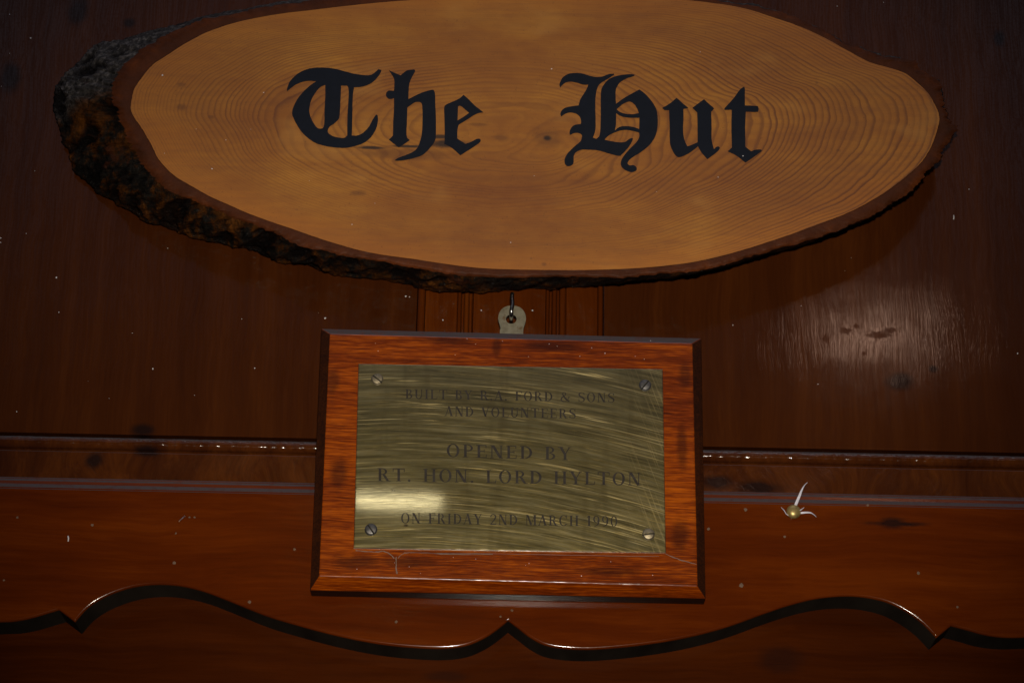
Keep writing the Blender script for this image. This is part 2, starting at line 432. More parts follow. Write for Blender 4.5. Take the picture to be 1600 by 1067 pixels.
# materials of the slice
def face_mat():
    t = NT('sawn_log_face')
    at = t.n.new('ShaderNodeAttribute'); at.attribute_name = 'ring'; ring = at.outputs['Fac']
    ae = t.n.new('ShaderNodeAttribute'); ae.attribute_name = 'edge'; rho = ae.outputs['Fac']
    wob = t.math('MULTIPLY', t.math('SUBTRACT', t.noise(t.pos, 10, 3, 0.5), 0.5), 6.5)
    wob2 = t.math('MULTIPLY', t.math('SUBTRACT', t.noise(t.vmath('MULTIPLY', t.pos, (60, 60, 60)), 1, 3, 0.6), 0.5), 0.9)
    ph = t.math('ADD', t.math('ADD', ring, wob), wob2)
    fr = t.math('FRACT', ph)
    line = t.math('MULTIPLY', t.rng(fr, 0.35, 0.82), t.rng(fr, 0.86, 1.0, 1.0, 0.0))
    amp = t.noise(t.vmath('MULTIPLY', t.pos, (7, 7, 7)), 1, 2); aa = t.n.new('ShaderNodeAttribute'); aa.attribute_name = 'amp'
    wid = t.n.new('ShaderNodeTexNoise'); wid.noise_dimensions = '1D'; wid.inputs['Scale'].default_value = 0.9
    t.l.new(ph, wid.inputs['W'])
    line = t.math('MULTIPLY', line, t.rng(amp, 0.3, 0.6, 0.5, 1.0))
    line = t.math('MULTIPLY', line, t.rng(wid.outputs['Fac'], 0.35, 0.65, 0.45, 1.0))
    line = t.math('MULTIPLY', line, aa.outputs['Fac'])
    line = t.math('MULTIPLY', line, t.rng(rho, 0.05, 0.6, 0.45, 1.0))
    bl = t.noise(t.vmath('MULTIPLY', t.pos, (9, 9, 20)), 1, 6, 0.68)
    col = t.ramp(bl, [(0.30, (0.225, 0.068, 0.008)), (0.5, (0.350, 0.128, 0.013)), (0.68, (0.470, 0.198, 0.020))])
    col = t.mix(t.rng(rho, 0.80, 1.0), col, t.mix(0.5, col, (0.47, 0.158, 0.014)))
    col = t.mix(t.math('MULTIPLY', line, 0.85), col, (0.120, 0.033, 0.008))
    hz = t.noise(t.vmath('MULTIPLY', t.pos, (35, 60, 420)), 1, 4, 0.6)       # saw and fibre streaks
    col = t.mix(t.rng(hz, 0.35, 0.75, 0.0, 0.35), col, (0.21, 0.075, 0.018))
    yel = t.rng(t.noise(t.vmath('MULTIPLY', t.pos, (18, 18, 30)), 1, 3), 0.56, 0.74, 0.0, 0.45)
    col = t.mix(yel, col, (0.50, 0.235, 0.046))
    K = lambda u, v, a, b: (un(u, v, H), a / 3000, b / 3000)
    sp1 = t.spots([K(855, 216, 7, 6), K(580, 231, 26, 3.5), K(640, 229, 40, 3), K(700, 225, 42, 9), K(690, 214, 30, 5)], wob=.3, wscale=220)
    sp2 = t.spots([K(783, 216, 14, 8), K(855, 216, 26, 22), K(283, 168, 10, 7), K(283, 132, 10, 5), K(330, 183, 7, 4), K(640, 240, 90, 12), K(1276, 130, 3, 3),
                   K(747, 195, 20, 4), K(850, 413, 5, 4), K(830, 404, 2, 2), K(1310, 235, 4, 2), K(560, 302, 14, 6)], wob=.4, wscale=160)
    col = t.mix(t.math('MULTIPLY', sp2, 0.45), col, (0.10, 0.032, 0.009))
    col = t.mix(t.math('MULTIPLY', sp1, 0.9), col, (0.014, 0.008, 0.006))
    fl = t.noise(t.pos, 900, 2, 0.5)
    col = t.mix(t.rng(fl, 0.66, 0.72, 0.0, 0.35), col, (0.09, 0.03, 0.01))
    n1 = t.bump(line, 0.12, 0.0004); n1 = t.bump(hz, 0.10, 0.0005, n1)
    t.set(Base_Color=col, Roughness=0.58, Coat_Weight=0.28, Coat_Roughness=0.28, Normal=n1, Coat_Normal=n1)
    return t.m
def camb_mat():
    t = NT('inner_bark_wood')
    n = t.noise(t.pos, 70, 5, 0.65); n2 = t.noise(t.pos, 600, 3)
    col = t.ramp(n, [(0.3, (0.042, 0.012, 0.004)), (0.5, (0.075, 0.019, 0.005)), (0.7, (0.135, 0.033, 0.006))])
    at = t.n.new('ShaderNodeAttribute'); at.attribute_name = 'band'
    col = t.mix(t.rng(at.outputs['Fac'], 0.30, 0.72, 1.0, 0.0), col, t.mix(0.5, col, (0.075, 0.026, 0.014)))
    col = t.mix(t.rng(at.outputs['Fac'], 0.0, 0.10, 0.8, 0.0), col, (0.05, 0.013, 0.005))
    col = t.mix(t.rng(n2, 0.55, 0.75, 0, 0.4), col, (0.05, 0.016, 0.007))
    nn = t.bump(n2, 0.5, 0.0009)
    t.set(Base_Color=col, Roughness=0.6, Coat_Weight=0.06, Coat_Roughness=0.4, Normal=nn); t.b.inputs['Specular IOR Level'].default_value = 0.1
    return t.m
def bark_mat():
    t = NT('varnished_bark')
    at = t.n.new('ShaderNodeAttribute'); at.attribute_name = 'relief'
    ps = t.vmath('MULTIPLY', t.pos, (1, 0.35, 1)); n = t.noise(ps, 60, 6, 0.68, 0.6); n2 = t.noise(ps, 380, 5, 0.68)
    sep = t.n.new('ShaderNodeSeparateXYZ'); t.l.new(t.pos, sep.inputs[0])
    up = t.rng(sep.outputs['Z'], un(130, 178, -.02).z - .002, un(130, 165, -.02).z + .004)       # weathered grey bark of the upper end
    grey = t.ramp(n2, [(0.3, (0.015, 0.014, 0.014)), (0.5, (0.065, 0.060, 0.060)), (0.68, (0.200, 0.185, 0.180))])
    brown = t.ramp(t.math('ADD', t.math('MULTIPLY', n, 0.7), t.math('MULTIPLY', n2, 0.3)),
                   [(0.38, (0.005, 0.005, 0.005)), (0.47, (0.016, 0.013, 0.011)), (0.52, (0.060, 0.021, 0.004)), (0.64, (0.190, 0.062, 0.008))])
    col = t.mix(up, brown, grey)
    red = t.rng(t.noise(t.pos, 48, 3), 0.60, 0.68)
    col = t.mix(t.math('MULTIPLY', red, 0.6), col, (0.10, 0.028, 0.011))
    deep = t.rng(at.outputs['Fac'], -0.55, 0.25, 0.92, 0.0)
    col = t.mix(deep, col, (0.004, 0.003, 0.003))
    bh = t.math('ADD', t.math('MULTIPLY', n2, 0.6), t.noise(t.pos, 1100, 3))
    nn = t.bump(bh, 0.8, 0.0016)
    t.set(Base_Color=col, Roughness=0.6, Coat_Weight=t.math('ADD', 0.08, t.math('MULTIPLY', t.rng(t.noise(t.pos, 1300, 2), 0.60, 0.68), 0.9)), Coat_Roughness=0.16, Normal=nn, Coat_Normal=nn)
    t.b.inputs['Specular IOR Level'].default_value = 0.08
    return t.m

sign = thing('log_slice_sign', 'large oval log slice sign with bark edge and black gothic lettering', 'sign', un(800, 450, -.003))
def face_mesh():
    V, F, ring, edge_, amp_ = [], [], [], [], [0.5]; NR = 70; NS = NA // 2
    V.append(un(CX, CY, H)); ring.append(0); edge_.append(0)
    for q in range(1, NR + 1):
        rho = q / NR
        for s in range(NS):
            i = s * 2; a = 2 * math.pi * i / NA
            u, v = pix(i, r_in[i] * rho); V.append(un(u, v, H))
            pw = 1.25 + 1.15 * (1 - math.cos(a)) / 2
            du, dv = (u - 850) / 60.0, (v - 216) / 34.0
            core = math.exp(-(du * du + dv * dv) / 6.0)
            k2 = math.exp(-(((u - 783) / 45) ** 2 + ((v - 216) / 22) ** 2)); k3 = math.exp(-(((u - 640) / 80) ** 2 + ((v - 236) / 14) ** 2))
            ring.append(46 * rho ** pw * (1 - core) + core * 2.6 * math.hypot(du, dv) + 2.5 * k2 + 2.2 * k3); edge_.append(rho)
            wide = math.hypot(AS * math.cos(a), math.sin(a)) * r_in[i] / (46 * pw * max(rho, .15) ** (pw - 1))
            amp_.append(0.22 + 0.78 * max(0.0, min(1.0, (wide - 3.5) / 5.5)))
            ring[-1] += 2.6 * mnoise.noise(Vector((rho * 7, math.cos(a) * .5, math.sin(a) * .5)))
    for s in range(NS): F.append((0, 1 + s, 1 + (s + 1) % NS))
    for q in range(NR - 1):
        b = 1 + q * NS
        for s in range(NS): F.append((b + s, b + (s + 1) % NS, b + NS + (s + 1) % NS, b + NS + s))
    me = mesh_from('wood_face', V, F)
    for nm, dat in (('ring', ring), ('edge', edge_), ('amp', amp_)):
        at = me.attributes.new(nm, 'FLOAT', 'POINT'); at.data.foreach_set('value', dat)
    return me
put('wood_face', face_mesh(), face_mat(), sign)

def camb_mesh():
    V, F, band = [], [], []; NQ = 6
    for q in range(NQ + 1):
        t = q / NQ
        for i in range(NA):
            ri = r_in[i - i % 2] if i % 2 == 0 else (r_in[i - 1] + r_in[(i + 1) % NA]) / 2
            u, v = pix(i, ri + (r_ca[i] - ri) * t)
            y = H + .0003 + 0.0012 * max(0, t - .55) ** 2 * 5 + (0.0008 * mnoise.noise(Vector((u * .25, v * .25, 8))) * t + 0.0005 * mnoise.noise(Vector((u * .06, v * .06, 2))) if q else 0)
            V.append(un(u, v, y)); band.append(t)
    for q in range(NQ):
        for i in range(NA): F.append((q * NA + i, q * NA + (i + 1) % NA, (q + 1) * NA + (i + 1) % NA, (q + 1) * NA + i))
    me = mesh_from('inner_bark', V, F)
    at = me.attributes.new('band', 'FLOAT', 'POINT'); at.data.foreach_set('value', band)
    return me
put('inner_bark', camb_mesh(), camb_mat(), sign, smooth=True)

def bark_mesh():
    V, F, rel = [], [], []; NQ = 44
    c3 = un(CX, CY, H / 2)
    yf = H + .0003 + 0.0012 * .45 ** 2 * 5 + .0003
    for q in range(NQ + 1):
        t = q / NQ
        for i in range(NA):
            f = un(*pix(i, r_ca[i]), yf); b = un(*pix(i, r_ba[i]), -.004)
            p = f.lerp(b, t)
            w = (f - b); wpx = math.hypot(pix(i, r_ca[i])[0] - pix(i, r_ba[i])[0], pix(i, r_ca[i])[1] - pix(i, r_ba[i])[1])
            wide = min(1.0, wpx / 60.0)
            o = Vector((p.x - c3.x, 0, (p.z - c3.z) * 3)).normalized()
            a = 2 * math.pi * i / NA
            P = Vector((p.x * 1.0 + .35 * p.y, p.y * 0.30, p.z * 1.0 - .1 * p.y)); P = P + Vector((mnoise.noise(p * 60), 0, mnoise.noise(p * 60 + Vector((9, 9, 9))))) * .004
            plate = 0
            for s, (fr, am) in enumerate(((70, 1.0), (160, 0.65), (380, 0.40), (900, 0.22))):
                plate += am * (0.5 - abs(mnoise.noise(P * fr + Vector((3.1 * s, 7.7, 1.3))))) * 2 - am * 0.55
            lump = mnoise.noise(Vector((p.x, p.y, p.z)) * 38)
            ramp = min(1.0, t * 7) * (1.0 if t < .93 else (1 - t) / .07 * .6 + .4)
            d = (plate * 0.0030 + lump * 0.0016) * (0.45 + 0.75 * wide) * ramp + math.sin(math.pi * min(1, t * 1.1)) * 0.0022 * wide
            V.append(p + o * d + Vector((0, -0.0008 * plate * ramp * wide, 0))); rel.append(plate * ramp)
    for q in range(NQ):
        for i in range(NA): F.append((q * NA + i, q * NA + (i + 1) % NA, (q + 1) * NA + (i + 1) % NA, (q + 1) * NA + i))
    F.append(tuple(range(NQ * NA, (NQ + 1) * NA)))
    me = mesh_from('bark', V, F)
    at = me.attributes.new('relief', 'FLOAT', 'POINT'); at.data.foreach_set('value', rel)
    return me
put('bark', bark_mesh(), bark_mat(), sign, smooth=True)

# painted gothic letters, each its own mesh
def paint_mat():
    t = NT('black_paint')
    n = t.noise(t.pos, 160, 4)
    col = t.ramp(n, [(0.3, (0.0018, 0.0042, 0.0110)), (0.7, (0.0034, 0.0066, 0.0150))])
    nn = t.bump(t.noise(t.pos, 500, 3), 0.15, 0.0005)
    t.set(Base_Color=col, Roughness=0.5, Normal=nn); t.b.inputs['Specular IOR Level'].default_value = 0.3; return t.m
M['paint'] = paint_mat()
A2 = lambda x, y: (430 + x / 4.324, 80 + y / 4.324)
A3 = lambda x, y: (840 + x / 4.2105, 80 + y / 4.2105)
LET = [
 (A2, [[(82,272,1),(80,255),(100,205),(150,155),(210,125),(270,113),(330,113),(400,120),(470,138),(540,155),(600,163),(640,163),(670,148),(697,123,1),(718,128,1),
   (712,148),(690,180),(660,210),(620,232),(575,244),(533,246,1),(525,300),(522,400),(520,500),(518,570,1),(550,571),(590,555),(630,515),(655,470),(675,437),(687,431),
   (694,445),(692,490),(675,540),(640,590),(590,625),(530,645),(470,655),(400,652),(330,640),(270,620),(230,595),(190,560),(150,505),(122,450),(114,420),(122,380),
   (150,325),(190,275),(240,230),(277,206,1),(240,203),(190,208),(140,228),(105,252)],
  [(338,230,1),(338,300),(333,400),(332,480),(325,515),(305,525),(280,515),(250,470),(232,420),(232,380),(245,330),(270,285),(305,245)],
  [(445,235,1),(485,235,1),(494,250),(496,300),(490,400),(487,480),(487,570,1),(465,587),(430,585),(390,575),(360,555),(355,535),(370,510),(400,490),(430,460,1),(436,430),(442,330)]]),
 (A2, [[(768,130,1),(800,145),(848,165,1),(865,150),(890,132),(940,125,1),(945,140),(925,175),(910,210),(903,250),(900,325,1),(950,300),(1000,278),(1060,262),(1075,272),
   (1081,300),(1082,350),(1086,450),(1086,560),(1080,605),(1050,650),(1000,700),(950,720),(900,733),(840,742),(806,740,1),(830,722),(890,700),(940,675),(965,645),(978,610),
   (990,560),(995,480),(994,380),(985,350),(965,345),(940,350),(893,382,1),(890,480),(887,560),(893,588,1),(910,603,1),(870,630),(835,652,1),(800,625),(768,600,1),(795,572,1),
   (797,480),(802,400),(802,318,1),(785,325),(765,322),(750,305),(750,285),(762,270),(780,267),(802,270,1),(805,220),(802,185),(790,165)]]),
 (A2, [[(1273,296,1),(1310,330),(1350,370),(1408,415,1),(1360,425),(1300,462),(1240,498,1),(1232,530),(1230,590,1),(1250,605),(1285,628,1),(1320,615),(1355,597),(1375,592),
   (1388,600),(1380,620),(1330,655),(1250,705,1),(1210,668),(1170,640),(1143,630,1),(1145,560),(1143,450),(1142,380),(1160,360),(1200,342),(1245,320)],
  [(1235,375,1),(1255,373),(1310,418,1),(1280,440),(1232,470,1)]]),
 (A3, [[(148,243,1),(145,215),(165,175),(200,152),(240,145),(290,148),(340,162),(390,172),(430,167),(470,152),(500,149,1),(505,157,1),(455,188),(415,213),(395,240),(383,290),(380,350),
   (382,450),(380,520),(365,570,1),(385,578,1),(405,560),(412,520),(415,440),(415,350),(417,270),(430,230),(470,185),(530,162),(600,153),(635,155,1),(638,165,1),(590,180),(545,205),
   (520,240),(513,280),(516,348,1),(560,315),(620,280),(670,253,1),(710,285),(750,330),(780,380),(790,440),(788,510),(770,570),(730,625),(680,665),(640,690),(605,715),(592,738),
   (605,752),(630,750),(650,765),(650,785),(620,797),(585,788),(555,765),(547,735),(560,700),(600,650),(650,600),(668,565),(668,537,1),(620,525),(580,520),(540,525),(500,540),
   (465,558),(440,584,1),(480,592),(530,600),(575,598),(600,580),(622,573),(626,582),(610,615),(580,655),(545,690,1),(520,688),(470,675),(400,655),(340,650),(290,650),(255,665),
   (240,685),(237,710),(235,740),(215,757),(190,755),(178,735),(180,705),(200,670),(240,630),(280,595),(292,562),(285,547),(265,540),(240,541),(213,553,1),(210,530),(225,500),(250,485),
   (285,480,1),(285,455),(275,430),(250,412),(215,405),(185,412),(155,432,1),(150,410),(165,385),(200,368),(270,358,1),(280,320),(305,280),(325,245),(333,222,1),(300,222),(260,210),
   (220,203),(185,208),(160,228)],
  [(520,384,1),(560,350),(605,333),(635,350),(655,380),(665,408,1),(625,416),(575,412),(540,400)],
  [(517,410,1),(540,425),(570,435),(610,440),(670,440,1),(668,513,1),(630,500),(580,494),(540,499),(508,522,1),(516,480)]]),
 (A3, [[(915,308,1),(950,340),(992,375,1),(960,382,1),(960,450),(957,520),(965,580),(985,627,1),(1020,615),(1052,600,1),(1052,500),(1050,405,1),(1018,375,1),(1050,350),(1095,317,1),
   (1130,350),(1162,378,1),(1143,400,1),(1145,500),(1145,580),(1160,645,1),(1175,632),(1190,628),(1198,640),(1180,665),(1118,712,1),(1080,670),(1055,628,1),(1000,670),(940,698),(910,690),
   (885,650),(870,600),(868,500),(865,390,1),(835,390,1),(820,375,1),(870,345)]]),
 (A3, [[(1358,235,1),(1364,245,1),(1364,358,1),(1440,362),(1452,372),(1452,395),(1440,402),(1370,400,1),(1366,500),(1368,630,1),(1405,660,1),(1430,650),(1465,648),(1473,658),(1440,685),
   (1368,735,1),(1310,690),(1250,660,1),(1278,635,1),(1275,500),(1277,388,1),(1230,388,1),(1228,378,1),(1290,310),(1330,255)]])]
for fn, loops in LET:
    lp = []
    for L in loops:
        pts = [fn(p[0], p[1]) + ((1,) if len(p) > 2 else ()) for p in L]
        path = smooth_path(pts, steps=5)
        lp.append([(p.x + .25 * mnoise.noise(Vector((p.x * .35, p.y * .35, 0))), p.y + .25 * mnoise.noise(Vector((p.x * .35, p.y * .35, 9)))) for p in path])
    me = filled('letter', lp, 0.0004, lambda x, y, h: un(x, y, H + .0001 - h))
    put('letter', me, M['paint'], sign)

# ------------------------------------------------------------------ plaque
PB = PEL - 0.0005                 # back of the plaque
PE, PF = PB - .0098, PB - .0142   # front of the square edge, front face
plaque = thing('memorial_plaque', 'mahogany plaque with engraved brass plate screwed on, hanging below the log sign', 'plaque', un(793, 931, PB))
def plaque_mesh():
    of = [un(502, 513.5, PE), un(1096, 528.5, PE), un(1102.5, 935, PE), un(484.5, 922, PE)]
    fr = [un(516, 522, PF), un(1081, 536.5, PF), un(1089.5, 915.5, PF), un(499, 899.5, PF)]
    ob = [Vector((p.x, PB, p.z)) for p in of]
    bm = bmesh.new()
    vb, vo, vf = ([bm.verts.new(p) for p in L] for L in (ob, of, fr))
    bm.faces.new(vf); bm.faces.new(vb[::-1])
    for i in range(4):
        j = (i + 1) % 4
        bm.faces.new((vb[i], vb[j], vo[j], vo[i])); bm.faces.new((vo[i], vo[j], vf[j], vf[i]))
    bmesh.ops.recalc_face_normals(bm, faces=bm.faces)
    bmesh.ops.bevel(bm, geom=[e for e in bm.edges], offset=.00045, segments=3, profile=.5, affect='EDGES')
    return from_bm('backing_board', bm)
put('backing_board', plaque_mesh(), M['plaque'], plaque)

def brass_mat(name, plate=True):
    t = NT(name)
    if plate:
        c = un(600, 2150, PF)
        d = t.vmath('SUBTRACT', t.pos, tuple(c)); s = t.n.new('ShaderNodeSeparateXYZ'); t.l.new(d, s.inputs[0])
        wv = t.math('MULTIPLY', t.math('SUBTRACT', t.noise(t.pos, 25, 2), 0.5), 0.0012)
        rad = t.math('ADD', t.vmath('LENGTH', d, out=1), wv)
        ang = t.math('ARCTAN2', s.outputs['X'], s.outputs['Z'])
        cb = t.n.new('ShaderNodeCombineXYZ'); t.l.new(rad, cb.inputs[0]); t.l.new(ang, cb.inputs[1])
        b = cb.outputs[0]
        s1 = t.noise(t.vmath('MULTIPLY', b, (1700, 12, 1)), 1, 5, 0.72)
        s2 = t.noise(t.vmath('MULTIPLY', b, (3200, 60, 1)), 1, 3, 0.6)
        s3 = t.noise(t.vmath('MULTIPLY', b, (420, 9, 1)), 1, 4, 0.65)
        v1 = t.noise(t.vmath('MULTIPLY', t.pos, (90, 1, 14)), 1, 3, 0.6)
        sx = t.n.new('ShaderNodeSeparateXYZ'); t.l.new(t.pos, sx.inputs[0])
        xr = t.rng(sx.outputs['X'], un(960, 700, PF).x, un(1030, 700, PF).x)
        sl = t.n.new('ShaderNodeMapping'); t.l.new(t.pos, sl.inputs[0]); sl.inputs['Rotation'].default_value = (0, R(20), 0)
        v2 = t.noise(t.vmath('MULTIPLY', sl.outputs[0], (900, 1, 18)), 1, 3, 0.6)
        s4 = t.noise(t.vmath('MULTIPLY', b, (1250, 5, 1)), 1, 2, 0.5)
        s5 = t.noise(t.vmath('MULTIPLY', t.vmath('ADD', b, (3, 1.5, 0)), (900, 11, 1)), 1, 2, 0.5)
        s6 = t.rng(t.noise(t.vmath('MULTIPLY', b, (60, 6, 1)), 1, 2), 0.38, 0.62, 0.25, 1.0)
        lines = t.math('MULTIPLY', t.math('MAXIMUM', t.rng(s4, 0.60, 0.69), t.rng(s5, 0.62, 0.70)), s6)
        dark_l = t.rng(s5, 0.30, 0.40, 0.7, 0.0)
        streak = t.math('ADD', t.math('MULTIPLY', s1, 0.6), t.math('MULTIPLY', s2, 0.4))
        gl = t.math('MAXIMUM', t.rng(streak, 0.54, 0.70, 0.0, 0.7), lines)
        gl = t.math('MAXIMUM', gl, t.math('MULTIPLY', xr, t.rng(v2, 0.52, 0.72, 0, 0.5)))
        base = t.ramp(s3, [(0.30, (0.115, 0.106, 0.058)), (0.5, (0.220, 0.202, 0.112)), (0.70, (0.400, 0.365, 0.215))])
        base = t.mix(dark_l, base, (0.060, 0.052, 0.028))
        base = t.mix(t.math('MULTIPLY', gl, 0.9), base, (0.86, 0.75, 0.42))  # glints of the brushed scratches painted into the base colour
        base = t.mix(t.rng(v1, 0.5, 0.75, 0, 0.35), base, (0.085, 0.072, 0.035))
        ru = t.spots([(un(615, 768, PF), .0012, .0012), (un(634, 822, PF), .0015, .0008)], wob=.2)
        base = t.mix(t.math('MULTIPLY', ru, .8), base, (0.03, 0.012, 0.006))
        h = t.math('ADD', t.math('MULTIPLY', s1, 0.7), t.math('MULTIPLY', s2, 0.6))
        h = t.math('ADD', h, t.math('MULTIPLY', t.math('MULTIPLY', v2, xr), 0.8))
        nn = t.bump(h, 0.5, 0.00010)
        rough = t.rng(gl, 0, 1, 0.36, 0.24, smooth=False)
        n3 = t.bump(h, 0.5, 0.000003)
        t.set(Base_Color=base, Metallic=t.math('SUBTRACT', 0.9, t.math('MULTIPLY', gl, 0.55)), Roughness=rough, Normal=nn, Coat_Weight=t.rng(streak, 0.40, 0.60, 0.35, 1.0), Coat_Roughness=0.035, Coat_IOR=2.6, Coat_Tint=(1.0, 0.88, 0.55, 1), Coat_Normal=n3)
    else:
        n = t.noise(t.pos, 500, 4)
        col = t.ramp(n, [(0.3, (0.30, 0.22, 0.08)), (0.7, (0.50, 0.38, 0.15))])
        t.set(Base_Color=col, Metallic=0.6, Roughness=0.38)
    return t.m
BPF = PF - .0016
pc = [(560, 568), (1035.5, 576.5), (1040.5, 862.5), (552.5, 855.5)]
def plate_mesh():
    bm = bmesh.new()
    f = [bm.verts.new(un(u, v, BPF)) for u, v in pc]
    b = [bm.verts.new(Vector((p.co.x, PF + .0001 - .0002, p.co.z))) for p in f]
    bm.faces.new(f); bm.faces.new(b[::-1])
    for i in range(4): bm.faces.new((f[i], f[(i + 1) % 4], b[(i + 1) % 4], b[i]))
    bmesh.ops.recalc_face_normals(bm, faces=bm.faces)
    bmesh.ops.bevel(bm, geom=[e for e in bm.edges if all(v in f for v in e.verts)], offset=.0004, segments=2, profile=.5, affect='EDGES')
    return from_bm('brass_plate', bm)
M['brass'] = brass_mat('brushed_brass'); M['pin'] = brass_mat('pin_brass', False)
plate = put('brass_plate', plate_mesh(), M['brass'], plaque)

# --- engraved roman capitals, built from strokes (cap height 1)
T_, t_, SF, SO = 0.165, 0.060, 0.045, 0.085
def quad(x0, y0, x1, y1): return [[(x0, y0), (x1, y0), (x1, y1), (x0, y1)]]
def stem(x, w=T_, y0=0.0, y1=1.0, serif=(1, 1)):
    g = quad(x, y0, x + w, y1)
    if serif[0]: g += quad(x - SO, y0, x + w + SO, y0 + SF)
    if serif[1]: g += quad(x - SO, y1 - SF, x + w + SO, y1)
    return g
def diag(x0, y0, x1, y1, w): return [[(x0, y0), (x0 + w, y0), (x1 + w, y1), (x1, y1)]]
def arc(cx, cy, rx, ry, a0, a1, ws, wt, n=22):
    L = []
    for i in range(n):
        q = []
        for j in (i, i + 1):
            a = R(a0 + (a1 - a0) * j / n); cc, ss = math.cos(a), math.sin(a)
            q.append(((cx + rx * cc, cy + ry * ss), (cx + (rx - ws) * cc, cy + (ry - wt) * ss)))
        L.append([q[0][0], q[1][0], q[1][1], q[0][1]])
    return [('strip', L)]
def stroke(pts, ws):
    P = [Vector((a, b)) for a, b in pts]; n = len(P); S = []
    for i in range(n):
        tt = (P[min(i + 1, n - 1)] - P[max(i - 1, 0)]).normalized(); nn = Vector((-tt.y, tt.x)) * ws[i] / 2
        S.append((P[i] + nn, P[i] - nn))
    return [('strip', [[tuple(S[i][0]), tuple(S[i + 1][0]), tuple(S[i + 1][1]), tuple(S[i][1])] for i in range(n - 1)])]
def sm(pts, ws, st=5):
    q = smooth_path([(a, b) for a, b in pts], closed=False, steps=st); w = []
    for i in range(len(pts) - 1):
        for s in range(st): w.append(ws[i] + (ws[i + 1] - ws[i]) * s / st)
    w.append(ws[-1]); return stroke([tuple(p) for p in q], w)
GL = {
 'I': (stem(.10), .38), 'T': (stem(.33, serif=(1, 0)) + quad(.02, .94, .80, 1) + diag(.02, .74, .02, .94, .05) + diag(.75, .74, .75, .94, .05), .82),
 'L': (stem(.10) + quad(.265, 0, .68, .06) + diag(.63, .06, .66, .27, .04), .70),
 'E': (stem(.10) + quad(.265, 0, .68, .06) + quad(.265, .94, .66, 1) + quad(.265, .48, .52, .54) + diag(.63, .06, .66, .26, .04) + diag(.61, .76, .61, .94, .05) + quad(.50, .39, .54, .63), .72),
 'F': (stem(.10) + quad(.265, .94, .66, 1) + quad(.265, .48, .52, .54) + diag(.61, .76, .61, .94, .05) + quad(.50, .39, .54, .63), .68),
 'H': (stem(.10) + stem(.64) + quad(.265, .48, .64, .54), .90),
 'N': (stem(.10, .065) + stem(.68, .065) + diag(.60, 0, .08, 1, .19), .86),
 'M': (stem(.10, .065) + stem(.82) + diag(.46, 0, .10, 1, .18) + diag(.47, 0, .86, 1, .06), 1.08),
 'A': (diag(.04, 0, .37, 1, .065) + diag(.58, 0, .30, 1, .18) + quad(.20, .32, .64, .38) + quad(-.05, 0, .18, SF) + quad(.50, 0, .84, SF), .82),
 'V': (diag(.34, 0, .03, 1, .18) + diag(.38, 0, .66, 1, .065) + quad(-.06, 1 - SF, .29, 1) + quad(.58, 1 - SF, .80, 1), .80),
 'Y': (stem(.32, y1=.48, serif=(1, 0)) + diag(.31, .44, .03, 1, .18) + diag(.38, .44, .66, 1, .07) + quad(-.06, 1 - SF, .29, 1) + quad(.58, 1 - SF, .80, 1), .80),
 'U': (stem(.10, y0=.30, serif=(0, 1)) + stem(.66, .065, y0=.30, serif=(0, 1)) + arc(.4125, .32, .3125, .34, 180, 360, .12, .09), .84),
 'O': (arc(.42, .5, .40, .52, 0, 360, .16, .05, 36), .86), '0': (arc(.34, .5, .31, .52, 0, 360, .14, .05, 30), .70),
 'C': (arc(.44, .5, .42, .52, 42, 318, .16, .05, 30) + quad(.70, .68, .75, 1.0) + quad(.72, .12, .76, .20), .82),
 'D': (stem(.10) + arc(.27, .5, .52, .50, -90, 90, .16, .055, 24), .84),
 'P': (stem(.10) + arc(.30, .73, .36, .27, -90, 90, .14, .055, 20) + quad(.25, .46, .32, .515) + quad(.25, .945, .32, 1), .70),
 'R': (stem(.10) + arc(.30, .74, .35, .26, -90, 90, .14, .055, 20) + quad(.25, .48, .32, .535) + quad(.25, .945, .32, 1) + diag(.62, 0, .34, .50, .18) + quad(.68, 0, .88, SF), .84),
 'B': (stem(.10) + arc(.30, .755, .31, .245, -90, 90, .13, .05, 20) + arc(.30, .265, .38, .265, -90, 90, .15, .055, 20) + quad(.25, .945, .32, 1) + quad(.25, 0, .32, .05), .74),
 'S': (sm([(.60, .80), (.50, .95), (.30, .98), (.12, .84), (.16, .64), (.36, .51), (.55, .38), (.60, .20), (.46, .03), (.24, .02), (.09, .18)], [.05, .05, .06, .12, .15, .17, .16, .12, .06, .05, .05]) + quad(.57, .72, .62, .98) + quad(.06, .02, .11, .28), .70),
 '2': (sm([(.08, .74), (.16, .92), (.34, .98), (.53, .88), (.54, .68), (.40, .44), (.20, .20), (.08, .05)], [.10, .07, .06, .12, .15, .11, .07, .06]) + quad(.06, 0, .60, .10) + quad(.57, .0, .61, .24), .66),
 '9': (arc(.33, .68, .29, .33, 0, 360, .13, .05, 30) + sm([(.60, .66), (.56, .36), (.42, .12), (.14, -.02)], [.10, .13, .09, .05]), .68),
 '1': (stem(.18, serif=(1, 0)) + diag(.04, .80, .18, 1.0, .06), .46),
 '.': (arc(.12, .07, .09, .09, 0, 360, .085, .085, 12), .28), ' ': ([], .42),
 '&': (sm([(.86, .50), (.70, .20), (.46, .02), (.22, .02), (.08, .20), (.16, .42), (.40, .60), (.52, .80), (.42, .97), (.28, .94), (.22, .78), (.34, .54), (.58, .24), (.88, .02)],
              [.05, .06, .06, .09, .13, .11, .07, .10, .06, .08, .11, .14, .17, .12]) + quad(.76, .48, .94, .53), .98)}
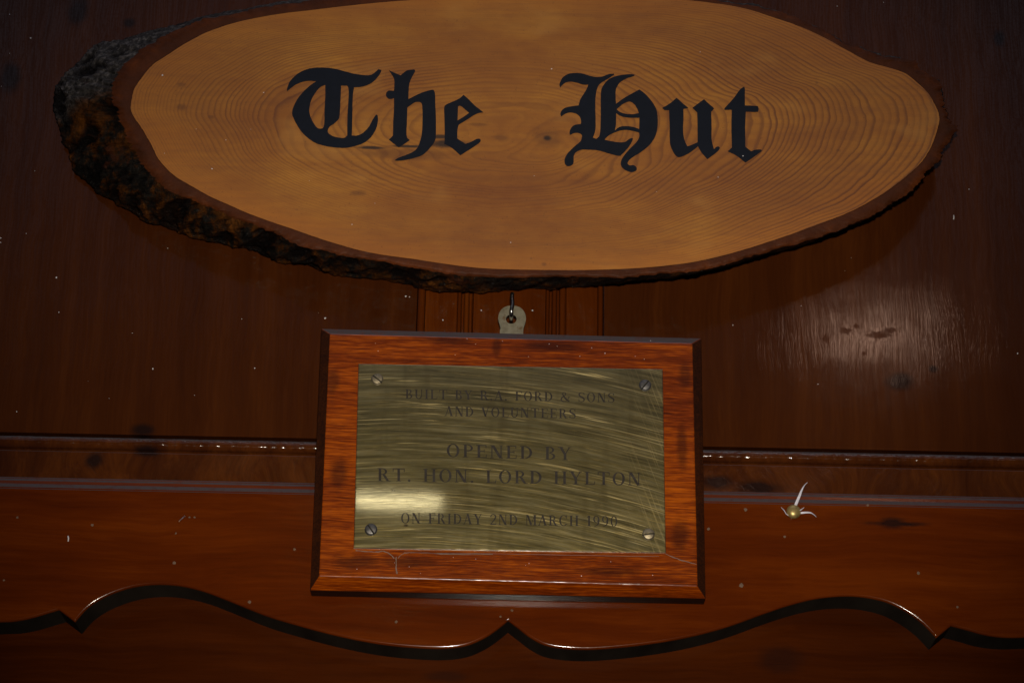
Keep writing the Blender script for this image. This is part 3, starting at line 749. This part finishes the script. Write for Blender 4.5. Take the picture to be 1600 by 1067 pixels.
def engrave_mat():
    t = NT('engraved_brass')
    n = t.noise(t.pos, 260, 3, .6); n2 = t.noise(t.vmath('MULTIPLY', t.pos, (120, 1, 1500)), 1, 3)
    col = t.ramp(n, [(0.3, (0.022, 0.018, 0.015)), (0.7, (0.054, 0.046, 0.038))])
    col = t.mix(t.rng(n2, .58, .78, 0, .4), col, (0.16, 0.145, 0.10))
    t.set(Base_Color=col, Metallic=0.1, Roughness=0.6); t.b.inputs['Specular IOR Level'].default_value = 0.2; return t.m
M['engrave'] = engrave_mat()
A7 = lambda x, y: (540 + x / 3.0769, 550 + y / 3.0769)
LINES = [('BUILT BY R.A. FORD & SONS', (287, 223), (1294, 242), 45), ('AND VOLUNTEERS', (477, 307), (1108, 319), 46), ('OPENED BY', (485, 503), (1085, 519), 62),
         ('RT. HON. LORD HYLTON', (152, 619), (1420, 641), 62), ('ON FRIDAY 2ND MARCH 1990', (266, 822), (1308, 838), 50)]
def inscription(text, p0, p1, cap):
    a, b = A7(*p0), A7(*p1)
    sp = 0.16
    total = sum(GL[c][1] + sp for c in text) - sp
    L = math.hypot(b[0] - a[0], b[1] - a[1]); hx = L / total; ch = cap / 3.0769
    ux, uy = (b[0] - a[0]) / L, (b[1] - a[1]) / L
    V, F = [], []; x = 0
    for c in text:
        g, w = GL[c]
        for pi, pc_ in enumerate(g):
            quads = pc_[1] if isinstance(pc_, tuple) else [pc_]
            y = BPF - .00006 - .000012 * pi
            for q in quads:
                base = len(V)
                for gx, gy in q:
                    s = (x + gx) * hx
                    V.append(un(a[0] + ux * s, a[1] + uy * s - gy * ch, y))
                F.append(tuple(range(base, base + 4)))
        x += w + sp
    me = bpy.data.meshes.new('inscription'); me.from_pydata([tuple(v) for v in V], [], F)
    for p in me.polygons:
        pass
    me.update(); return me
for args in LINES: put('inscription', inscription(*args), M['engrave'], plate)

# --- slotted screws
def steel_mat(name, col, rough, metal=0.9):
    t = NT(name); n = t.noise(t.pos, 700, 4)
    c = t.ramp(n, [(0.3, tuple(x * .55 for x in col)), (0.65, col)])
    t.set(Base_Color=c, Metallic=metal, Roughness=rough, Normal=t.bump(n, .3, .0003)); return t.m
M['screw'] = steel_mat('tarnished_screw', (0.42, 0.36, 0.24), 0.45); M['slot'] = steel_mat('dark_slot', (0.012, 0.01, 0.008), 0.7, 0.2)
M['screw_dark'] = steel_mat('dark_steel_screw', (0.20, 0.195, 0.19), 0.45)
def screw(u, v, ang, mat):
    c = un(u, v, BPF); r = .0031; bm = bmesh.new(); hw = .00038; seg = 28
    a = Vector((math.cos(R(ang)), 0, math.sin(R(ang)))); b = Vector((-a.z, 0, a.x))
    # two half domes either side of a cut slot
    for sd in (1, -1):
        rings = []
        for q in range(5):
            t = q / 4.0; rr = r * math.cos(R(80) * t) if q else r
            rr = r * (1 - t * .93); yy = -.00055 - .0007 * (1 - (1 - t) ** 2) * 0.6 if q else -.00015
            ring = []
            for s in range(seg // 2 + 1):
                w = math.pi * s / (seg // 2)
                e = math.sin(w) * rr
                ring.append(bm.verts.new(c + a * (math.cos(w) * rr) + b * sd * max(e, hw) + Vector((0, yy, 0))))
            rings.append(ring)
        for r0, r1 in zip(rings, rings[1:]):
            for s in range(seg // 2):
                try: bm.faces.new((r0[s], r0[s + 1], r1[s + 1], r1[s]))
                except ValueError: pass
        bot = [bm.verts.new(Vector((q.co.x, BPF - .00002, q.co.z))) for q in rings[0]]
        for s in range(seg // 2): bm.faces.new((rings[0][s], rings[0][s + 1], bot[s + 1], bot[s]))
    bmesh.ops.remove_doubles(bm, verts=bm.verts, dist=1e-6)
    o = put('screw', from_bm('screw', bm), mat, plaque)
    V = [c + a * x * r * .97 + b * y * hw + Vector((0, -.00025, 0)) for x, y in ((-1, -1), (1, -1), (1, 1), (-1, 1))]
    put('slot', mesh_from('slot', V, [(0, 1, 2, 3)]), M['slot'], o)
    return o
for (x, y), a, mm in (((152, 131), -40, 'screw'), ((1440, 160), 52, 'screw_dark'), ((122, 853), -55, 'screw_dark'), ((1456, 876), 8, 'screw')):
    u, v = A7(x, y); screw(u, v, a, M[mm])

# --- pale glue marks along the lower edge of the plate
def ribbon(name, pts, ws, y, mat, parent, thick=.00025):
    V, F = [], []; n = len(pts); P = [Vector(p) for p in pts]
    for i in range(n):
        tt = (P[min(i + 1, n - 1)] - P[max(i - 1, 0)]).normalized(); nn = Vector((-tt.y, tt.x)) * ws[i] / 2
        for s, h in ((1, 0), (1, thick), (-1, thick), (-1, 0)):
            q = P[i] + nn * s; V.append(un(q.x, q.y, y - h))
    for i in range(n - 1):
        for q in range(3): F.append((4 * i + q, 4 * i + q + 1, 4 * i + q + 5, 4 * i + q + 4))
    return put(name, mesh_from(name, V, F), mat, parent)
def plain(name, col, rough=.6, **kw):
    t = NT(name); n = t.noise(t.pos, 400, 4)
    c = t.mix(t.rng(n, .3, .7), tuple(x * .7 for x in col), col); t.set(Base_Color=c, Roughness=rough, **kw); return t.m
M['glue'] = plain('dried_glue', (0.20, 0.135, 0.095), .45)
def jag(pts, amp, n):
    q = smooth_path(pts, closed=False, steps=n)
    return [(p.x + amp * (rng.random() - .5), p.y + amp * (rng.random() - .5)) for p in q]
for pts, w in (([(556, 860), (585, 862), (600, 861), (610, 866), (616, 872)], 1.6), ([(622, 872), (628, 866), (640, 863), (700, 865), (770, 866)], 1.5),
               ([(619, 870), (619, 885), (620, 896)], 2.0), ([(1040, 865), (1062, 874), (1088, 881)], 1.4), ([(640, 863), (850, 866), (1030, 869)], 0.8)):
    q = jag(pts, .8, 6); ribbon('glue_mark', q, [w * (.5 + .8 * rng.random()) for _ in q], PF - .00002, M['glue'], plaque)

# --- hanging tab and the hook it hangs on
YT = PB + .0004
out = [(781, 560, 1), (781, 520), (782, 513), (780, 505), (778.3, 497), (781, 487), (788, 480), (800, 477.3), (812, 480), (819, 487), (821.8, 497), (820.5, 505), (818.5, 511), (817.5, 520), (818, 560, 1)]
hole = [(798.8 + 8.4 * math.cos(2 * math.pi * i / 24), 498.7 + 7.2 * math.sin(2 * math.pi * i / 24)) for i in range(24)]
def tab_mat():
    t = NT('dull_plated_steel'); n = t.noise(t.pos, 330, 5, .65)
    col = t.ramp(n, [(0.3, (0.20, 0.18, 0.125)), (0.6, (0.30, 0.28, 0.205))])
    col = t.mix(t.rng(t.noise(t.pos, 190, 3), .58, .7, 0, .7), col, (0.14, 0.075, 0.025))
    t.set(Base_Color=col, Metallic=0.45, Roughness=0.42, Normal=t.bump(n, .3, .0004)); return t.m
put('hanging_tab', filled('hanging_tab', [[(p.x, p.y) for p in smooth_path(out, steps=4)], hole], .0011, lambda x, y, h: un(x, y, YT - .0 + .0012 - h)), tab_mat(), plaque)
pts = []
z0 = un(798.8, 499.5, YT)
for s in range(6): pts.append(Vector((z0.x, .004 + (YT - .0045 - .004) * s / 5, z0.z)))
p_end = un(801.3, 457.5, YT - .007); p_b = Vector((z0.x, YT - .007, z0.z + .0028))
for s in range(1, 5):
    a = R(90 * s / 4); pts.append(Vector((z0.x, YT - .0045 - .0025 * math.sin(a), z0.z + .0025 * (1 - math.cos(a)))))
for s in range(1, 9): pts.append(p_b.lerp(p_end, s / 8) + Vector((.0003 * math.sin(s * .7), 0, 0)))
hk = put('screw_hook', tube('screw_hook', pts, [.00105] * (len(pts) - 1) + [.0009]), steel_mat('bright_steel', (0.42, 0.43, 0.44), .25, 1.0), None, True)
tag(hk, 'small steel hook under the log sign, through the hole of the hanging tab', 'hook')

# ------------------------------------------------------------------ drawing pin and torn paper
def pin_mesh():
    c = un(1239.8, 800, PEL); r = .0036; V, F = [], []; n = 32; prof_ = [(1, 0), (1, -.0005), (.95, -.0009), (.8, -.0014), (.55, -.0019), (.25, -.0021), (.05, -.00213)]
    for q, y in prof_:
        for s in range(n):
            w = 2 * math.pi * s / n; V.append((c.x + r * q * math.cos(w), c.y - .0006 + y, c.z + r * q * math.sin(w)))
    for i in range(len(prof_) - 1):
        for s in range(n): F.append((i * n + s, i * n + (s + 1) % n, (i + 1) * n + (s + 1) % n, (i + 1) * n + s))
    F += [tuple(range(n)), tuple(range((len(prof_) - 1) * n, len(prof_) * n))]
    return mesh_from('drawing_pin', V, F)
tag(put('drawing_pin', pin_mesh(), M['pin'], None, True), 'round brass drawing pin pushed into the scalloped board right of the plaque', 'drawing pin')
M['paper'] = plain('white_paper', (0.84, 0.84, 0.98), .6)
def shred(label, pts, ws, lift):
    q = smooth_path(pts, closed=False, steps=5); n = len(q); V, F = [], []
    for i, p in enumerate(q):
        t = i / (n - 1); tt = (q[min(i + 1, n - 1)] - q[max(i - 1, 0)]).normalized(); nn = Vector((-tt.y, tt.x))
        j = min(int(t * (len(ws) - 1)), len(ws) - 2); f = t * (len(ws) - 1) - j; w = (ws[j] * (1 - f) + ws[j + 1] * f) / 2
        y = PEL - .0004 - lift * t
        for s, h in ((1, 0), (1, .00012), (-1, .00045), (-1, .00033)):
            r = p + nn * w * s; V.append(un(r.x, r.y, y - h))
    for i in range(n - 1):
        for a in range(4): F.append((4 * i + a, 4 * i + (a + 1) % 4, 4 * i + 4 + (a + 1) % 4, 4 * i + 4 + a))
    F += [(0, 1, 2, 3), (4 * n - 4, 4 * n - 3, 4 * n - 2, 4 * n - 1)]
    tag(put('paper_shred', mesh_from('paper_shred', V, F), M['paper'], None), label, 'paper scrap', 'torn paper left under the drawing pin')
shred('longest torn paper shred, sticking up from the brass drawing pin', [(1241, 797), (1243.5, 788), (1248.5, 776), (1252.5, 766), (1257, 758), (1261.5, 753.5)], [3.6, 4.4, 3.6, 1.4, .8], .004)
shred('torn paper shred pointing right from the drawing pin with a drooping tip', [(1242, 801), (1251, 801), (1260, 800.3), (1267, 801), (1272, 804), (1275.5, 807.5)], [3, 3, 2.6, 1.2, .7], .003)
shred('shortest torn paper shred, at the upper right rim of the drawing pin', [(1241, 800), (1249.5, 797), (1253, 795), (1256.5, 792.5)], [1.6, 1.6, 1.3, .8], .003)
shred('thin torn paper shred curling up left of the drawing pin', [(1236, 807), (1229, 803), (1225.5, 797.5), (1220.5, 792.3)], [1.4, 1.3, 1.1, .7], .003)

# ------------------------------------------------------------------ staple, flecks and dust
def fleck(name, label, cat, pts, w, y, mat):
    r_ = [un(a, b, y - .0004) for a, b in pts]
    tag(put(name, tube(name, r_, w / 3000.0 / 2 * 1.0, 8), mat, None, True), label, cat)
M['white'] = plain('white_fleck', (0.92, 0.92, 0.95), .6)
fleck('staple', 'bright bent staple standing in the scalloped board left of the plaque', 'staple', [(279.5, 815), (280.5, 813.5), (289, 805.5), (289.8, 806.5)], 1.5, PEL - .0004, steel_mat('staple_wire', (.75, .72, .66), .3, 1.0))
fleck('paint_fleck', 'small upright white fleck on the left end of the scalloped board', 'fleck', [(106.3, 837), (107, 841), (106.6, 845.5)], 2.0, PEL, M['white'])
fleck('paint_fleck', 'small upright white fleck on the wall panel below the right end of the log sign', 'fleck', [(1490, 336.5), (1490.4, 340), (1490, 343)], 2.0, 0, M['white'])

def dust():
    bm = bmesh.new()
    def dot(u, v, y, px):
        c = un(u, v, y); r = px / 3000.0
        res = bmesh.ops.create_icosphere(bm, subdivisions=1, radius=r)
        for q in res['verts']: q.co = Vector((q.co.x * rng.uniform(.7, 1.3), q.co.y * .6, q.co.z * rng.uniform(.7, 1.3))) + c
    fixed = [(254, 118, H, 1.6), (412, 145, H, .9), (353, 219, H, .9), (331, 264, H, 1.2), (257, 240, H, .8), (862, 108, H, 1.1), (1161, 244, H - .0005, 1.2), (798, 379, H, .9),
             (1122, 277, H, .8), (1026, 300, H, .7), (550, 351, H, .8), (332, 264, H, .7), (88, 434, 0, 1.5), (48, 60, 0, 1.5), (15, 84, 0, .8), (15, 23, 0, .8), (92, 488, 0, .9),
             (41, 365, 0, .8), (1, 372, 0, 1.5), (1, 379, 0, 1.2), (239, 576, 0, 1.2), (398, 575, 0, 1.0), (508, 497, 0, 1.6), (752, 485, -.001, 1.2), (832, 485, -.001, 1.3), (692, 500, -.001, 1.2), (634, 463, 0, 1.5), (640, 464, 0, 1.0),
             (262, 388, 0, .8), (1590, 552, 0, 1.3), (1404, 92, 0, 1.0), (1308, 10, 0, .9), (1514, 296, 0, .9), (1145, 508, 0, 1.0), (1278, 600, 0, .8), (115, 690, 0, .9), (26, 643, 0, 1.1)]
    for f in fixed: dot(*f)
    for _ in range(30):
        u, v = rng.uniform(0, 1600), rng.uniform(0, 670)
        e = ((u - 790) / 720) ** 2 + ((v - 210) / 270) ** 2
        if e < 1 and not ((u - 830) / 560) ** 2 + ((v - 210) / 170) ** 2 < 1: continue
        if 480 < u < 1110 and v > 505: continue
        if 640 < u < 950 and v > 420: continue
        dot(u, v, H if e < 1 else 0, rng.uniform(.35, .75))
    for _ in range(26):
        u, v = rng.uniform(510, 1080), rng.choice([rng.uniform(527, 565), rng.uniform(868, 905)])
        dot(u, v, PF, rng.uniform(.4, .8))
    return from_bm('dust_specks', bm)
o = put('dust_specks', dust(), plain('pale_dust', (0.85, 0.85, 0.9), .8), None); o['kind'] = 'stuff'
def filler():
    bm = bmesh.new()
    for u, v, px in ((144, 820, 2.2), (272, 879, 2.6), (304, 808, 1.6), (296, 808, 1.5), (275, 833, 1.5), (155, 640 + 18, 0), (1165, 796, 2.6), (1107, 826, 2.2), (1226, 838, 2.0), (1158, 914, 3.2), (1435, 895, 2.4), (1496, 948, 1.8),
                     (619, 971, 2.2), (800, 953, 2.0), (782, 963, 1.6), (1356, 789, 2.0), (27, 808, 1.8), (6, 906, 1.4), (390, 940, 2.4), (460, 858, 2.0)):
        if not px: continue
        c = un(u, v, PEL); res = bmesh.ops.create_icosphere(bm, subdivisions=2, radius=px / 3000.0)
        for q in res['verts']:
            d = 1 + .5 * mnoise.noise(q.co * 2500 + c * 100)
            q.co = Vector((q.co.x * d, q.co.y * .25, q.co.z * d)) + c
    return from_bm('filler_spots', bm)
o = put('filler_spots', filler(), plain('pale_filler', (0.17, 0.10, 0.06), .7), None); o['kind'] = 'stuff'
